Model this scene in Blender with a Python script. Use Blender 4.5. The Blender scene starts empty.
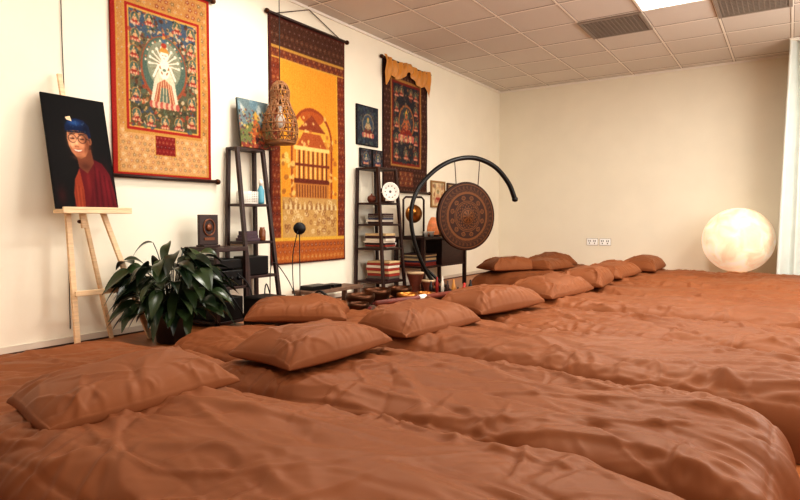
import bpy, math, random
import numpy as np
from mathutils import Vector, Matrix
random.seed(7)
SC=bpy.context.scene
try:
    SC.view_settings.view_transform='Standard'
    SC.view_settings.look='Medium High Contrast'
except Exception as e: print(e)
H=2.77; XL=-3.8; YB=8.57; XR=1.3
# ---------------------------------------------------------------- materials
def lin(c):
    c=np.asarray(c,float)/255.0
    return np.where(c<=0.04045,c/12.92,((c+0.055)/1.055)**2.4)
def L4(c): return tuple(float(v) for v in lin(c))+(1.0,)
_m={}
def mat(name,rgb,rough=.6,metal=0,spec=.5,noise=0,nscale=20,bump=0,bscale=60,emit=0,sheen=0,trans=0,stretch=None):
    if name in _m: return _m[name]
    m=bpy.data.materials.new(name);m.use_nodes=True;nt=m.node_tree;b=nt.nodes['Principled BSDF']
    b.inputs['Base Color'].default_value=L4(rgb);b.inputs['Roughness'].default_value=rough
    b.inputs['Metallic'].default_value=metal;b.inputs['Specular IOR Level'].default_value=spec
    if sheen: b.inputs['Sheen Weight'].default_value=sheen
    if emit:
        b.inputs['Emission Color'].default_value=L4(rgb);b.inputs['Emission Strength'].default_value=emit
    tc=nt.nodes.new('ShaderNodeTexCoord');src=tc.outputs['Object']
    if stretch:
        mp=nt.nodes.new('ShaderNodeMapping');mp.inputs['Scale'].default_value=stretch
        nt.links.new(src,mp.inputs['Vector']);src=mp.outputs['Vector']
    if noise:
        n=nt.nodes.new('ShaderNodeTexNoise');n.inputs['Scale'].default_value=nscale;n.inputs['Detail'].default_value=4
        nt.links.new(src,n.inputs['Vector'])
        r=nt.nodes.new('ShaderNodeValToRGB')
        a=lin(rgb)
        r.color_ramp.elements[0].position=.3;r.color_ramp.elements[1].position=.7
        r.color_ramp.elements[0].color=tuple(np.clip(a*(1-noise),0,1))+(1,)
        r.color_ramp.elements[1].color=tuple(np.clip(a*(1+noise),0,1))+(1,)
        nt.links.new(n.outputs['Fac'],r.inputs['Fac']);nt.links.new(r.outputs['Color'],b.inputs['Base Color'])
    if bump:
        n=nt.nodes.new('ShaderNodeTexNoise');n.inputs['Scale'].default_value=bscale;n.inputs['Detail'].default_value=5
        nt.links.new(src,n.inputs['Vector'])
        bp=nt.nodes.new('ShaderNodeBump');bp.inputs['Strength'].default_value=bump;bp.inputs['Distance'].default_value=.01
        nt.links.new(n.outputs['Fac'],bp.inputs['Height']);nt.links.new(bp.outputs['Normal'],b.inputs['Normal'])
    _m[name]=m;return m
def attr_mat(name,rough=.75,metal=0,bump=.15,spec=.25):
    m=bpy.data.materials.new(name);m.use_nodes=True;nt=m.node_tree;b=nt.nodes['Principled BSDF']
    a=nt.nodes.new('ShaderNodeAttribute');a.attribute_name='paint'
    nt.links.new(a.outputs['Color'],b.inputs['Base Color'])
    b.inputs['Roughness'].default_value=rough;b.inputs['Metallic'].default_value=metal;b.inputs['Specular IOR Level'].default_value=spec
    if bump:
        n=nt.nodes.new('ShaderNodeTexNoise');n.inputs['Scale'].default_value=180
        bp=nt.nodes.new('ShaderNodeBump');bp.inputs['Strength'].default_value=bump;bp.inputs['Distance'].default_value=.004
        nt.links.new(n.outputs['Fac'],bp.inputs['Height']);nt.links.new(bp.outputs['Normal'],b.inputs['Normal'])
    return m
M_wall=mat('wall_paint',(241,233,214),.85,noise=.02,nscale=3,bump=.05,bscale=120,spec=.2)
M_wallb=mat('wall_paint_back',(235,227,208),.85,noise=.02,nscale=3,bump=.05,bscale=120,spec=.2)
M_dark=mat('dark_wood',(46,21,14),.45,noise=.35,nscale=9,stretch=(1,1,8),bump=.1)
M_pine=mat('pine_wood',(232,200,160),.55,noise=.12,nscale=10,stretch=(1,1,10))
M_black=mat('black_plastic',(12,10,10),.4,spec=.3)
M_rubber=mat('black_cable',(10,9,9),.6)
M_steel=mat('black_steel',(12,9,8),.35,spec=.35)
M_white=mat('white_plastic',(235,230,220),.4)
M_brass=mat('brass',(170,112,54),.3,metal=.9,noise=.2,nscale=14)
M_obrass=mat('dark_brass',(74,44,26),.35,metal=.8,noise=.3,nscale=14)
M_base=mat('baseboard_metal',(214,204,188),.4)
M_floor=mat('laminate_floor',(176,108,62),.4,noise=.15,nscale=4,stretch=(1,9,1))
# ---------------------------------------------------------------- builders
def link(o,parent=None):
    bpy.context.collection.objects.link(o)
    if parent is not None: o.parent=parent
    return o
def group(name,loc):
    e=bpy.data.objects.new(name,None);e.empty_display_size=.1;e.location=loc;link(e);return e
def part(G,name,verts,faces,m,smooth=False):
    v=np.asarray(verts,float)
    if G is not None: v=v-np.array(G.location)
    me=bpy.data.meshes.new(name);me.from_pydata(v.tolist(),[],faces);me.update()
    if m: me.materials.append(m)
    if smooth: me.polygons.foreach_set('use_smooth',[True]*len(me.polygons))
    o=bpy.data.objects.new(name,me);link(o,G);return o
BF=[(0,3,2,1),(4,5,6,7),(0,1,5,4),(1,2,6,5),(2,3,7,6),(3,0,4,7)]
def boxv(lo,hi):
    (a,b,c),(d,e,f)=lo,hi
    return [(a,b,c),(d,b,c),(d,e,c),(a,e,c),(a,b,f),(d,b,f),(d,e,f),(a,e,f)]
def box(G,name,lo,hi,m,bev=0): return boxes(G,name,[(lo,hi)],m,bev)
def boxes(G,name,lst,m,bev=0):
    V=[];F=[]
    for lo,hi in lst:
        k=len(V);lo2=[min(a,b) for a,b in zip(lo,hi)];hi2=[max(a,b) for a,b in zip(lo,hi)]
        V+=boxv(lo2,hi2);F+=[tuple(i+k for i in f) for f in BF]
    o=part(G,name,V,F,m)
    if bev:
        md=o.modifiers.new('bevel','BEVEL');md.width=bev;md.segments=2
    return o
def beam(p,q,w,d,up=(1,0,0)):
    p=Vector(p);q=Vector(q);z=(q-p).normalized();x=Vector(up);x=(x-z*x.dot(z)).normalized();y=z.cross(x)
    V=[]
    for c in (p,q):
        for sx,sy in ((-1,-1),(1,-1),(1,1),(-1,1)): V.append(tuple(c+x*sx*d/2+y*sy*w/2))
    return V
def beams(G,name,lst,m,bev=.003):
    V=[];F=[]
    for b in lst:
        k=len(V);V+=beam(*b);F+=[tuple(i+k for i in f) for f in BF]
    o=part(G,name,V,F,m)
    if bev:
        md=o.modifiers.new('bevel','BEVEL');md.width=bev;md.segments=2
    return o
def smoothpts(pts,n=8):
    P=[Vector(p) for p in pts];out=[]
    for i in range(len(P)-1):
        p0=P[max(i-1,0)];p1=P[i];p2=P[i+1];p3=P[min(i+2,len(P)-1)]
        for k in range(n):
            t=k/n;out.append(.5*((2*p1)+(p2-p0)*t+(2*p0-5*p1+4*p2-p3)*t*t+(-p0+3*p1-3*p2+p3)*t**3))
    out.append(P[-1]);return out
def tubegeo(pts,r,seg=8,closed=False):
    P=[Vector(p) for p in pts];n=len(P);V=[];F=[]
    prev=None
    for i in range(n):
        if closed: t=(P[(i+1)%n]-P[i-1]).normalized()
        else: t=(P[min(i+1,n-1)]-P[max(i-1,0)]).normalized()
        if prev is None:
            a=Vector((1,0,0)) if abs(t.x)<.8 else Vector((0,1,0))
            x=(a-t*a.dot(t)).normalized()
        else: x=(prev-t*prev.dot(t)).normalized()
        prev=x;y=t.cross(x);rr=r[i] if hasattr(r,'__len__') else r
        for k in range(seg):
            a=2*math.pi*k/seg;V.append(tuple(P[i]+x*math.cos(a)*rr+y*math.sin(a)*rr))
    m=n if closed else n-1
    for i in range(m):
        j=(i+1)%n
        for k in range(seg):
            l=(k+1)%seg;F.append((i*seg+k,i*seg+l,j*seg+l,j*seg+k))
    if not closed:
        F.append(tuple(range(seg))[::-1]);F.append(tuple((n-1)*seg+k for k in range(seg)))
    return V,F
def tube(G,name,pts,r,m,seg=8,closed=False,sm=0):
    if sm: pts=smoothpts(pts,sm)
    V,F=tubegeo(pts,r,seg,closed);return part(G,name,V,F,m,True)
def tubes(G,name,lst,m,seg=6):
    V=[];F=[]
    for pts,r,*c in lst:
        v,f=tubegeo(pts,r,seg,bool(c and c[0]));k=len(V);V+=v;F+=[tuple(i+k for i in g) for g in f]
    return part(G,name,V,F,m,True)
def lathe(G,name,prof,c,m,seg=32,axis=(0,0,1),smooth=True):
    ax=Vector(axis).normalized();a=Vector((0,0,1)) if abs(ax.z)<.9 else Vector((1,0,0))
    x=(a-ax*a.dot(ax)).normalized();y=ax.cross(x);c=Vector(c);V=[];F=[]
    for r,z in prof:
        for k in range(seg):
            t=2*math.pi*k/seg;V.append(tuple(c+ax*z+x*math.cos(t)*r+y*math.sin(t)*r))
    for i in range(len(prof)-1):
        for k in range(seg):
            l=(k+1)%seg;F.append((i*seg+k,i*seg+l,(i+1)*seg+l,(i+1)*seg+k))
    if prof[0][0]>1e-4: F.append(tuple(range(seg))[::-1])
    if prof[-1][0]>1e-4: F.append(tuple((len(prof)-1)*seg+k for k in range(seg)))
    return part(G,name,V,F,m,smooth)
# ---------------------------------------------------------------- painted canvases
class Canvas:
    def __init__(s,W,Hh,bg,k=1.0):
        s.k=k;s.W=int(W*k);s.H=int(Hh*k);s.a=np.ones((s.H,s.W,3))*np.array(bg,float);s.Y,s.X=np.mgrid[0:s.H,0:s.W]/k
        s.rs=np.random.RandomState(W*7+Hh)
    def put(s,m,c,al=1.0): s.a[m]=s.a[m]*(1-al)+np.array(c,float)*al
    def rect(s,x0,y0,x1,y1,c,al=1): s.put((s.X>=x0)&(s.X<x1)&(s.Y>=y0)&(s.Y<y1),c,al)
    def ell(s,cx,cy,rx,ry,c,al=1,rot=0):
        dx=s.X-cx;dy=s.Y-cy;co,si=math.cos(rot),math.sin(rot)
        s.put(((dx*co+dy*si)/rx)**2+((-dx*si+dy*co)/ry)**2<1,c,al)
    def soft(s,cx,cy,rx,ry,c,al=1,rot=0):
        dx=s.X-cx;dy=s.Y-cy;co,si=math.cos(rot),math.sin(rot)
        q=((dx*co+dy*si)/rx)**2+((-dx*si+dy*co)/ry)**2;w=(np.exp(-q*1.2)*al)[...,None]
        s.a=s.a*(1-w)+np.array(c,float)*w
    def ring(s,cx,cy,r0,r1,c,al=1):
        d=np.hypot(s.X-cx,s.Y-cy);s.put((d>=r0)&(d<r1),c,al)
    def line(s,x0,y0,x1,y1,w,c,al=1):
        dx,dy=x1-x0,y1-y0;l=dx*dx+dy*dy+1e-9
        t=np.clip(((s.X-x0)*dx+(s.Y-y0)*dy)/l,0,1)
        s.put(np.hypot(s.X-x0-t*dx,s.Y-y0-t*dy)<w/2,c,al)
    def poly(s,pts,c,al=1):
        ins=np.zeros(s.X.shape,bool);n=len(pts)
        for i in range(n):
            x1,y1=pts[i];x2,y2=pts[(i+1)%n]
            if y1==y2: continue
            ins^=((y1>s.Y)!=(y2>s.Y))&(s.X<(x2-x1)*(s.Y-y1)/(y2-y1)+x1)
        s.put(ins,c,al)
    def frame(s,x0,y0,x1,y1,w,c):
        s.rect(x0,y0,x1,y0+w,c);s.rect(x0,y1-w,x1,y1,c);s.rect(x0,y0,x0+w,y1,c);s.rect(x1-w,y0,x1,y1,c)
    def brocade(s,x0,y0,x1,y1,cols,cell=9,al=.8):
        reg=(s.X>=x0)&(s.X<x1)&(s.Y>=y0)&(s.Y<y1)
        j=np.floor((s.Y-y0)/cell);off=(j%2)*cell/2
        i=np.floor((s.X-x0+off)/cell)
        fx=((s.X-x0+off)%cell)/cell-.5;fy=((s.Y-y0)%cell)/cell-.5
        r=np.hypot(fx,fy);th=np.arctan2(fy,fx);pet=.30+.1*np.cos(5*th+i)
        k=((i*3+j*5)%len(cols)).astype(int)
        for n,c in enumerate(cols):
            s.put(reg&(k==n)&(r<pet)&(r>.12),c,al)
            s.put(reg&(k==n)&(r<.08),[255-0.5*q for q in c],al*.8)
        v=np.abs(np.sin(s.X*.9+2*np.sin(s.Y*.5))*np.sin(s.Y*.8+2*np.sin(s.X*.6)))
        s.put(reg&(v>.75)&(r>pet),cols[0],.4)
    def blobs(s,x0,y0,x1,y1,n,cols,rmin,rmax,al=.9):
        for _ in range(n):
            c=cols[s.rs.randint(len(cols))];s.ell(s.rs.uniform(x0,x1),s.rs.uniform(y0,y1),s.rs.uniform(rmin,rmax),s.rs.uniform(rmin,rmax),c,al,s.rs.uniform(0,3))
    def deity(s,cx,cy,k,body,robe,halo,halo2):
        s.ell(cx,cy,1.15*k,1.35*k,halo2);s.ell(cx,cy,1.0*k,1.2*k,halo)
        for q in range(-3,4): s.ell(cx+q*.32*k,cy+1.25*k,.22*k,.3*k,(175,90,80) if q%2 else (200,160,120))
        s.poly([(cx-.85*k,cy+1.0*k),(cx+.85*k,cy+1.0*k),(cx+.35*k,cy+.2*k),(cx-.35*k,cy+.2*k)],robe)
        s.ell(cx,cy+.8*k,.8*k,.25*k,robe)
        s.ell(cx,cy+.1*k,.32*k,.55*k,body)
        s.line(cx-.25*k,cy-.2*k,cx-.6*k,cy+.35*k,.16*k,body);s.line(cx-.6*k,cy+.35*k,cx-.05*k,cy+.45*k,.14*k,body)
        s.line(cx+.25*k,cy-.2*k,cx+.6*k,cy+.35*k,.16*k,body);s.line(cx+.6*k,cy+.35*k,cx+.05*k,cy+.45*k,.14*k,body)
        s.ell(cx,cy-.55*k,.36*k,.38*k,(60,90,70));s.ell(cx,cy-.5*k,.2*k,.25*k,body);s.ell(cx,cy-.82*k,.14*k,.16*k,(40,30,50))
        s.poly([(cx-.2*k,cy-.65*k),(cx,cy-1.0*k),(cx+.2*k,cy-.65*k)],(200,150,60))
    def grain(s,a=10):
        s.a=np.clip(s.a+s.rs.normal(0,a,s.a.shape[:2])[...,None],0,255)
    def blur(s,n=1):
        for _ in range(n):
            p=np.pad(s.a,((1,1),(1,1),(0,0)),'edge')
            s.a=(p[1:-1,1:-1]*2+p[:-2,1:-1]+p[2:,1:-1]+p[1:-1,:-2]+p[1:-1,2:])/6
def panel(G,name,C,w,h,M,m,thick=.006,wave=0):
    """painted panel: local x right, y up, z out of the picture; M maps to world"""
    W,Hh=C.W,C.H
    xs=np.linspace(0,w,W);ys=np.linspace(h,0,Hh)
    X,Y=np.meshgrid(xs,ys)
    Z=thick+wave*(np.sin(X/w*7+1)*np.sin(Y/h*3)+.5*np.sin(Y/h*11+X/w*3))+wave*1.5
    N=W*Hh
    V=np.stack([X.ravel(),Y.ravel(),Z.ravel()],1)
    back=np.array([[0,0,0],[w,0,0],[w,h,0],[0,h,0]],float)
    V=np.vstack([V,back])
    idx=np.arange(N).reshape(Hh,W)
    F=np.stack([idx[1:,:-1],idx[1:,1:],idx[:-1,1:],idx[:-1,:-1]],-1).reshape(-1,4).tolist()
    b0,b1,b2,b3=N,N+1,N+2,N+3
    F+=[[b0,b3,b2,b1]]
    F+=[[b0,b1]+idx[-1,::-1].tolist(),[b1,b2]+idx[:,-1].tolist(),[b2,b3]+idx[0,:].tolist(),[b3,b0]+idx[::-1,0].tolist()]
    Mn=np.array(M);Vw=V@Mn[:3,:3].T+Mn[:3,3]
    o=part(G,name,Vw,F,m)
    col=np.ones((N+4,4),np.float32);col[:N,:3]=lin(C.a.reshape(-1,3));col[N:,:3]=.02
    at=o.data.attributes.new('paint','FLOAT_COLOR','POINT');at.data.foreach_set('color',col.ravel())
    o.data.polygons.foreach_set('use_smooth',[True]*((W-1)*(Hh-1))+[False]*5)
    return o
def wallM(y,z,x=XL+.002):
    return Matrix(((0,0,1,x),(1,0,0,y),(0,1,0,z),(0,0,0,1)))
M_paint=attr_mat('painted_cloth',.8)
M_photo=attr_mat('photo_print',.6,bump=0,spec=.1)
# ---------------------------------------------------------------- room shell
box(None,'floor',(XL-.1,-1.9,-.1),(XR+.1,YB+.1,0),M_floor)
box(None,'wall_left',(XL-.1,-1.9,0),(XL,YB+.1,H),M_wall)
box(None,'wall_back',(XL,YB,0),(XR+.1,YB+.1,H),M_wallb)
box(None,'wall_front',(XL,-1.9,0),(XR+.1,-1.8,H),M_wall)
WY=[(-.6,2.2),(3.2,6.6)]
boxes(None,'wall_right',[((XR,-1.8,0),(XR+.1,YB,.85)),((XR,-1.8,2.35),(XR+.1,YB,H)),((XR,-1.8,.85),(XR+.1,WY[0][0],2.35)),((XR,WY[0][1],.85),(XR+.1,WY[1][0],2.35)),((XR,WY[1][1],.85),(XR+.1,YB,2.35))],M_wall)
for i,(a,b_) in enumerate(WY):
    Gw=group('window_%d'%(i+1),(XR+.05,(a+b_)/2,.85));x0,x1=XR+.02,XR+.08;mid=(a+b_)/2
    boxes(Gw,'window_frame',[((x0,a,.85),(x1,b_,.9)),((x0,a,2.3),(x1,b_,2.35)),((x0,a,.9),(x1,a+.05,2.3)),((x0,b_-.05,.9),(x1,b_,2.3)),((x0,mid-.03,.9),(x1,mid+.03,2.3))],M_white)
mc=bpy.data.materials.new('mineral_tile');mc.use_nodes=True;nt=mc.node_tree;b=nt.nodes['Principled BSDF'];b.inputs['Roughness'].default_value=.9
tc=nt.nodes.new('ShaderNodeTexCoord');n1=nt.nodes.new('ShaderNodeTexNoise');n1.inputs['Scale'].default_value=60;n1.inputs['Detail'].default_value=6
vor=nt.nodes.new('ShaderNodeTexWhiteNoise');vor.noise_dimensions='3D'
mp=nt.nodes.new('ShaderNodeVectorMath');mp.operation='SNAP';mp.inputs[1].default_value=(.6,.6,10)
ad=nt.nodes.new('ShaderNodeVectorMath');ad.operation='ADD';ad.inputs[1].default_value=(.03,0,0)
nt.links.new(tc.outputs['Object'],ad.inputs[0]);nt.links.new(ad.outputs[0],mp.inputs[0]);nt.links.new(mp.outputs[0],vor.inputs['Vector']);nt.links.new(tc.outputs['Object'],n1.inputs['Vector'])
r=nt.nodes.new('ShaderNodeValToRGB');r.color_ramp.elements[0].color=L4((206,198,188));r.color_ramp.elements[1].color=L4((220,212,202))
mx=nt.nodes.new('ShaderNodeMath');mx.operation='MULTIPLY_ADD';mx.inputs[1].default_value=.5
nt.links.new(vor.outputs['Value'],mx.inputs[0]);hf=nt.nodes.new('ShaderNodeMath');hf.operation='MULTIPLY';hf.inputs[1].default_value=.5
nt.links.new(n1.outputs['Fac'],hf.inputs[0]);nt.links.new(hf.outputs[0],mx.inputs[2]);nt.links.new(mx.outputs[0],r.inputs['Fac']);nt.links.new(r.outputs['Color'],b.inputs['Base Color'])
box(None,'ceiling',(XL-.1,-1.9,H),(XR+.1,YB+.1,H+.1),mc)
gx=[-.03-.6*k for k in range(-2,7)];gy=[6.0+.6*k for k in range(-12,5)]
M_tbar=mat('ceiling_t_bar',(238,230,218),.5)
M_gapshade=mat('ceiling_shadow_gap',(150,136,124),.8)
boxes(None,'ceiling_grid',[((x-.011,-1.8,H-.005),(x+.011,YB,H-.0005)) for x in gx]+[((XL,y-.011,H-.0055),(XR,y+.011,H-.001)) for y in gy if -1.75<y<YB],M_tbar)
boxes(None,'ceiling_grid_shade_strip',[((x-.017,-1.8,H-.003),(x+.017,YB,H-.0002)) for x in gx]+[((XL,y-.017,H-.0032),(XR,y+.017,H-.0003)) for y in gy if -1.75<y<YB],M_gapshade)  # solid darker strips, shade beside the grid bars put into their colour
boxes(None,'trim_ceiling',[((XL,-1.8,H-.025),(XL+.02,YB,H-.001)),((XL,YB-.02,H-.025),(XR,YB,H-.001))],M_tbar)
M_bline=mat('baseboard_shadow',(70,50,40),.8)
box(None,'baseboard_left',(XL,-1.8,.012),(XL+.012,YB,.05),M_base)
box(None,'floor_gap_shade_strip',(XL,-1.8,0),(XL+.008,YB,.012),M_bline)  # solid strip coloured dark for the shade under the baseboard
box(None,'baseboard_back',(XL,YB-.012,0),(XR,YB,.05),M_base)
M_led=mat('led_diffuser',(255,250,240),.5,emit=6)
leds=[(-.93,5.7,43),(-.93,3.3,40),(-.93,.9,5),(-2.73,3.3,27),(-2.73,.9,10),(.87,5.7,36),(.87,3.3,13)]  # only the first panel is in view; right-hand column added to brighten the back
for (x,y,e) in leds:
    G=group('led_ceiling_panel',(x,y,H))
    boxes(G,'panel_frame',[((x-.295,y-.295,H-.018),(x+.295,y-.275,H-.007)),((x-.295,y+.275,H-.018),(x+.295,y+.295,H-.007)),((x-.295,y-.275,H-.018),(x-.275,y+.275,H-.007)),((x+.275,y-.275,H-.018),(x+.295,y+.275,H-.007))],M_white)
    box(G,'diffuser',(x-.275,y-.275,H-.014),(x+.275,y+.275,H-.008),M_led)
    l=bpy.data.lights.new('led_light','AREA');l.shape='SQUARE';l.size=.54;l.energy=e;l.color=(1,.95,.86)
    lo=bpy.data.objects.new('led_light',l);link(lo,G);lo.location=(0,0,-.03)
M_vent=mat('vent_metal',(140,128,116),.5);M_vback=mat('vent_dark',(50,42,38),.8)
for (x,y) in ((-1.53,6.3),(-.33,6.3)):
    G=group('air_vent',(x,y,H))
    box(G,'vent_back',(x-.28,y-.28,H-.009),(x+.28,y+.28,H-.007),M_vback)
    lst=[((x-.3,y-.3,H-.022),(x+.3,y-.27,H-.007)),((x-.3,y+.27,H-.022),(x+.3,y+.3,H-.007)),((x-.3,y-.27,H-.022),(x-.27,y+.27,H-.007)),((x+.27,y-.27,H-.022),(x+.3,y+.27,H-.007))]
    for k in range(13):
        q=-.25+k*.5/12; lst.append(((x-.27,y+q-.006,H-.018),(x+.27,y+q+.006,H-.009)))
        lst.append(((x+q-.004,y-.27,H-.016),(x+q+.004,y+.27,H-.009)))
    boxes(G,'louvres',lst,M_vent)
# ---------------------------------------------------------------- bedding
mq=bpy.data.materials.new('brown_cotton');mq.use_nodes=True;nt=mq.node_tree;b=nt.nodes['Principled BSDF']
b.inputs['Roughness'].default_value=.54;b.inputs['Specular IOR Level'].default_value=.33;b.inputs['Specular Tint'].default_value=L4((255,210,172))
tc=nt.nodes.new('ShaderNodeTexCoord');n=nt.nodes.new('ShaderNodeTexNoise');n.inputs['Scale'].default_value=3;n.inputs['Detail'].default_value=3
nt.links.new(tc.outputs['Object'],n.inputs['Vector']);r=nt.nodes.new('ShaderNodeValToRGB')
r.color_ramp.elements[0].position=.3;r.color_ramp.elements[1].position=.7
r.color_ramp.elements[0].color=L4((114,65,38));r.color_ramp.elements[1].color=L4((123,72,43))
nt.links.new(n.outputs['Fac'],r.inputs['Fac']);nt.links.new(r.outputs['Color'],b.inputs['Base Color'])
n2=nt.nodes.new('ShaderNodeTexNoise');n2.inputs['Scale'].default_value=500;n2.inputs['Detail'].default_value=1
nt.links.new(tc.outputs['Object'],n2.inputs['Vector'])
bp=nt.nodes.new('ShaderNodeBump');bp.inputs['Strength'].default_value=.12;bp.inputs['Distance'].default_value=.002
nt.links.new(n2.outputs['Fac'],bp.inputs['Height']);nt.links.new(bp.outputs['Normal'],b.inputs['Normal'])
def creases(X,Y,rs,x0,x1,y0,y1,n,amp,wid,length,ang_sd,ang0=0,mode=0):
    Z=np.zeros_like(X)
    for _ in range(int(n)):
        cx=rs.uniform(x0,x1);cy=rs.uniform(y0,y1);a=ang0+rs.normal(0,ang_sd);w=wid*rs.uniform(.6,1.6);l=length*rs.uniform(.5,1.5)
        rb=l*1.05+3*w
        m=(np.abs(X-cx)<rb)&(np.abs(Y-cy)<rb)
        c1,c2,c3,c4=rs.normal(0,.35),rs.uniform(2,4),rs.uniform(0,6),rs.uniform(.4,1.2)
        if not m.any(): continue
        dx=X[m]-cx;dy=Y[m]-cy;p=dx*math.cos(a)+dy*math.sin(a);q=-dx*math.sin(a)+dy*math.cos(a)
        q=q+c1*p*p/l+.3*w*np.sin(p/l*c2+c3)
        t=np.clip(1-(p/l)**2,0,1)
        ww=w*(.35+.65*t)
        s=q/ww
        if mode==1: prof=np.exp(-s*s)
        elif mode==2: prof=-np.exp(-np.abs(s)**1.2)
        elif mode==3: prof=np.where(s>0,np.exp(-np.clip(s,0,50)*1.1),np.exp(-(s*2.2)**2))
        else: prof=np.exp(-np.abs(s)**1.5)-.4*np.exp(-((s-1.7)/1.0)**2)
        Z[m]+=amp*c4*t**1.3*prof
    return Z
def duvet(x0,x1,y0,y1,h,seed,res=.014,k=1.0,ang0=0.0):
    rs=np.random.RandomState(seed)
    nx=int((x1-x0)/res);ny=int((y1-y0)/res)
    A,B=np.meshgrid(np.linspace(-1,1,nx),np.linspace(-1,1,ny),indexing='ij')
    U=.55*A+.45*np.sin(math.pi/2*A);V=.5*B+.5*np.sin(math.pi/2*B)
    cx,cy=(x0+x1)/2,(y0+y1)/2;hx,hy=(x1-x0)/2,(y1-y0)/2
    ph=rs.uniform(0,6,4)
    X=cx+hx*U+.02*np.sin(V*4+ph[0])*np.abs(U)+.010*np.sin(V*11+ph[2])*np.abs(U)**4
    Y=cy+hy*V+.024*np.sin(U*4+ph[1])*np.abs(V)**3+.008*np.sin(U*15+ph[3])*np.abs(V)**6
    P=np.clip(1-np.abs(U)**(12 if hx>.8 else 7),0,1)**.45*np.clip(1-np.abs(V)**(5.5 if hy<.8 else 10),0,1)**.48
    Z=h*P
    area=(x1-x0)*(y1-y0)
    W=creases(X,Y,rs,x0,x1,y0,y1,4*area,.015*k,.16,.6,.5,ang0,1)
    W+=creases(X,Y,rs,x0,x1,y0,y1,10*area,.015*k,.040,.68,.34,ang0)
    W+=creases(X,Y,rs,x0,x1,y0,y1,12*area,.015*k,.030,.62,.34,ang0,3)
    W+=creases(X,Y,rs,x0,x1,y0,y1,16*area,.010*k,.016,.52,.36,ang0,2)
    W+=creases(X,Y,rs,x0,x1,y0,y1,34*area,.0055*k,.011,.30,.5,ang0)
    W+=creases(X,Y,rs,x0,x1,y0,y1,24*area,.0035*k,.009,.20,.7,ang0,2)
    L=x1-x0
    W+=creases(X,Y,rs,x0,x1,y0,y0+.15,18*L,.010*k,.016,.18,.4,math.pi/2)
    W+=creases(X,Y,rs,x0,x1,y1-.15,y1,18*L,.010*k,.016,.18,.4,math.pi/2)
    W+=creases(X,Y,rs,x1-.1,x1,y0,y1,12,.012*k,.018,.28,.3,0)
    W-=.008*np.exp(-((np.abs(Y-cy)-(hy-.055))/.007)**2)+.008*np.exp(-((np.abs(X-cx)-(hx-.055))/.007)**2)   # stitched hem
    Z=Z+.06*np.tanh(W/.06)*P**1.2
    Z=np.maximum(Z,.003)
    idx=np.arange(nx*ny).reshape(nx,ny)
    F=np.stack([idx[:-1,:-1],idx[1:,:-1],idx[1:,1:],idx[:-1,1:]],-1).reshape(-1,4).tolist()
    return part(None,'duvet',np.stack([X.ravel(),Y.ravel(),Z.ravel()],1),F,mq,True)
ys=[-.25,.62,1.47,2.30,3.12,3.96,4.82,5.70,6.62,7.6]
xr=[.02,.0,.03,.30,.5,.5,.5,.5,.5]
for i in range(len(ys)-1):
    duvet(-2.08,xr[i],ys[i]-.004,ys[i+1]+.004,.205+.016*(i%2),10+i,res=.0065 if i<3 else (.009 if i<5 else .012),ang0=(-.15,.12,-.1,.2,0,.1,-.1,.1,0)[i])
duvet(-3.16,-2.06,-.9,.55,.16,39,res=.012,ang0=1.3)
duvet(-3.14,-2.06,.55,1.93,.155,40,res=.009,ang0=1.0)
duvet(-2.84,-2.06,1.94,2.62,.15,41,res=.009,ang0=.6)
duvet(-2.80,-2.04,2.63,3.42,.155,42,res=.010,ang0=.4)
duvet(-3.05,-2.06,6.05,7.0,.20,43,res=.014)
duvet(-3.05,-2.06,7.0,7.9,.20,44,res=.014)
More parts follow.
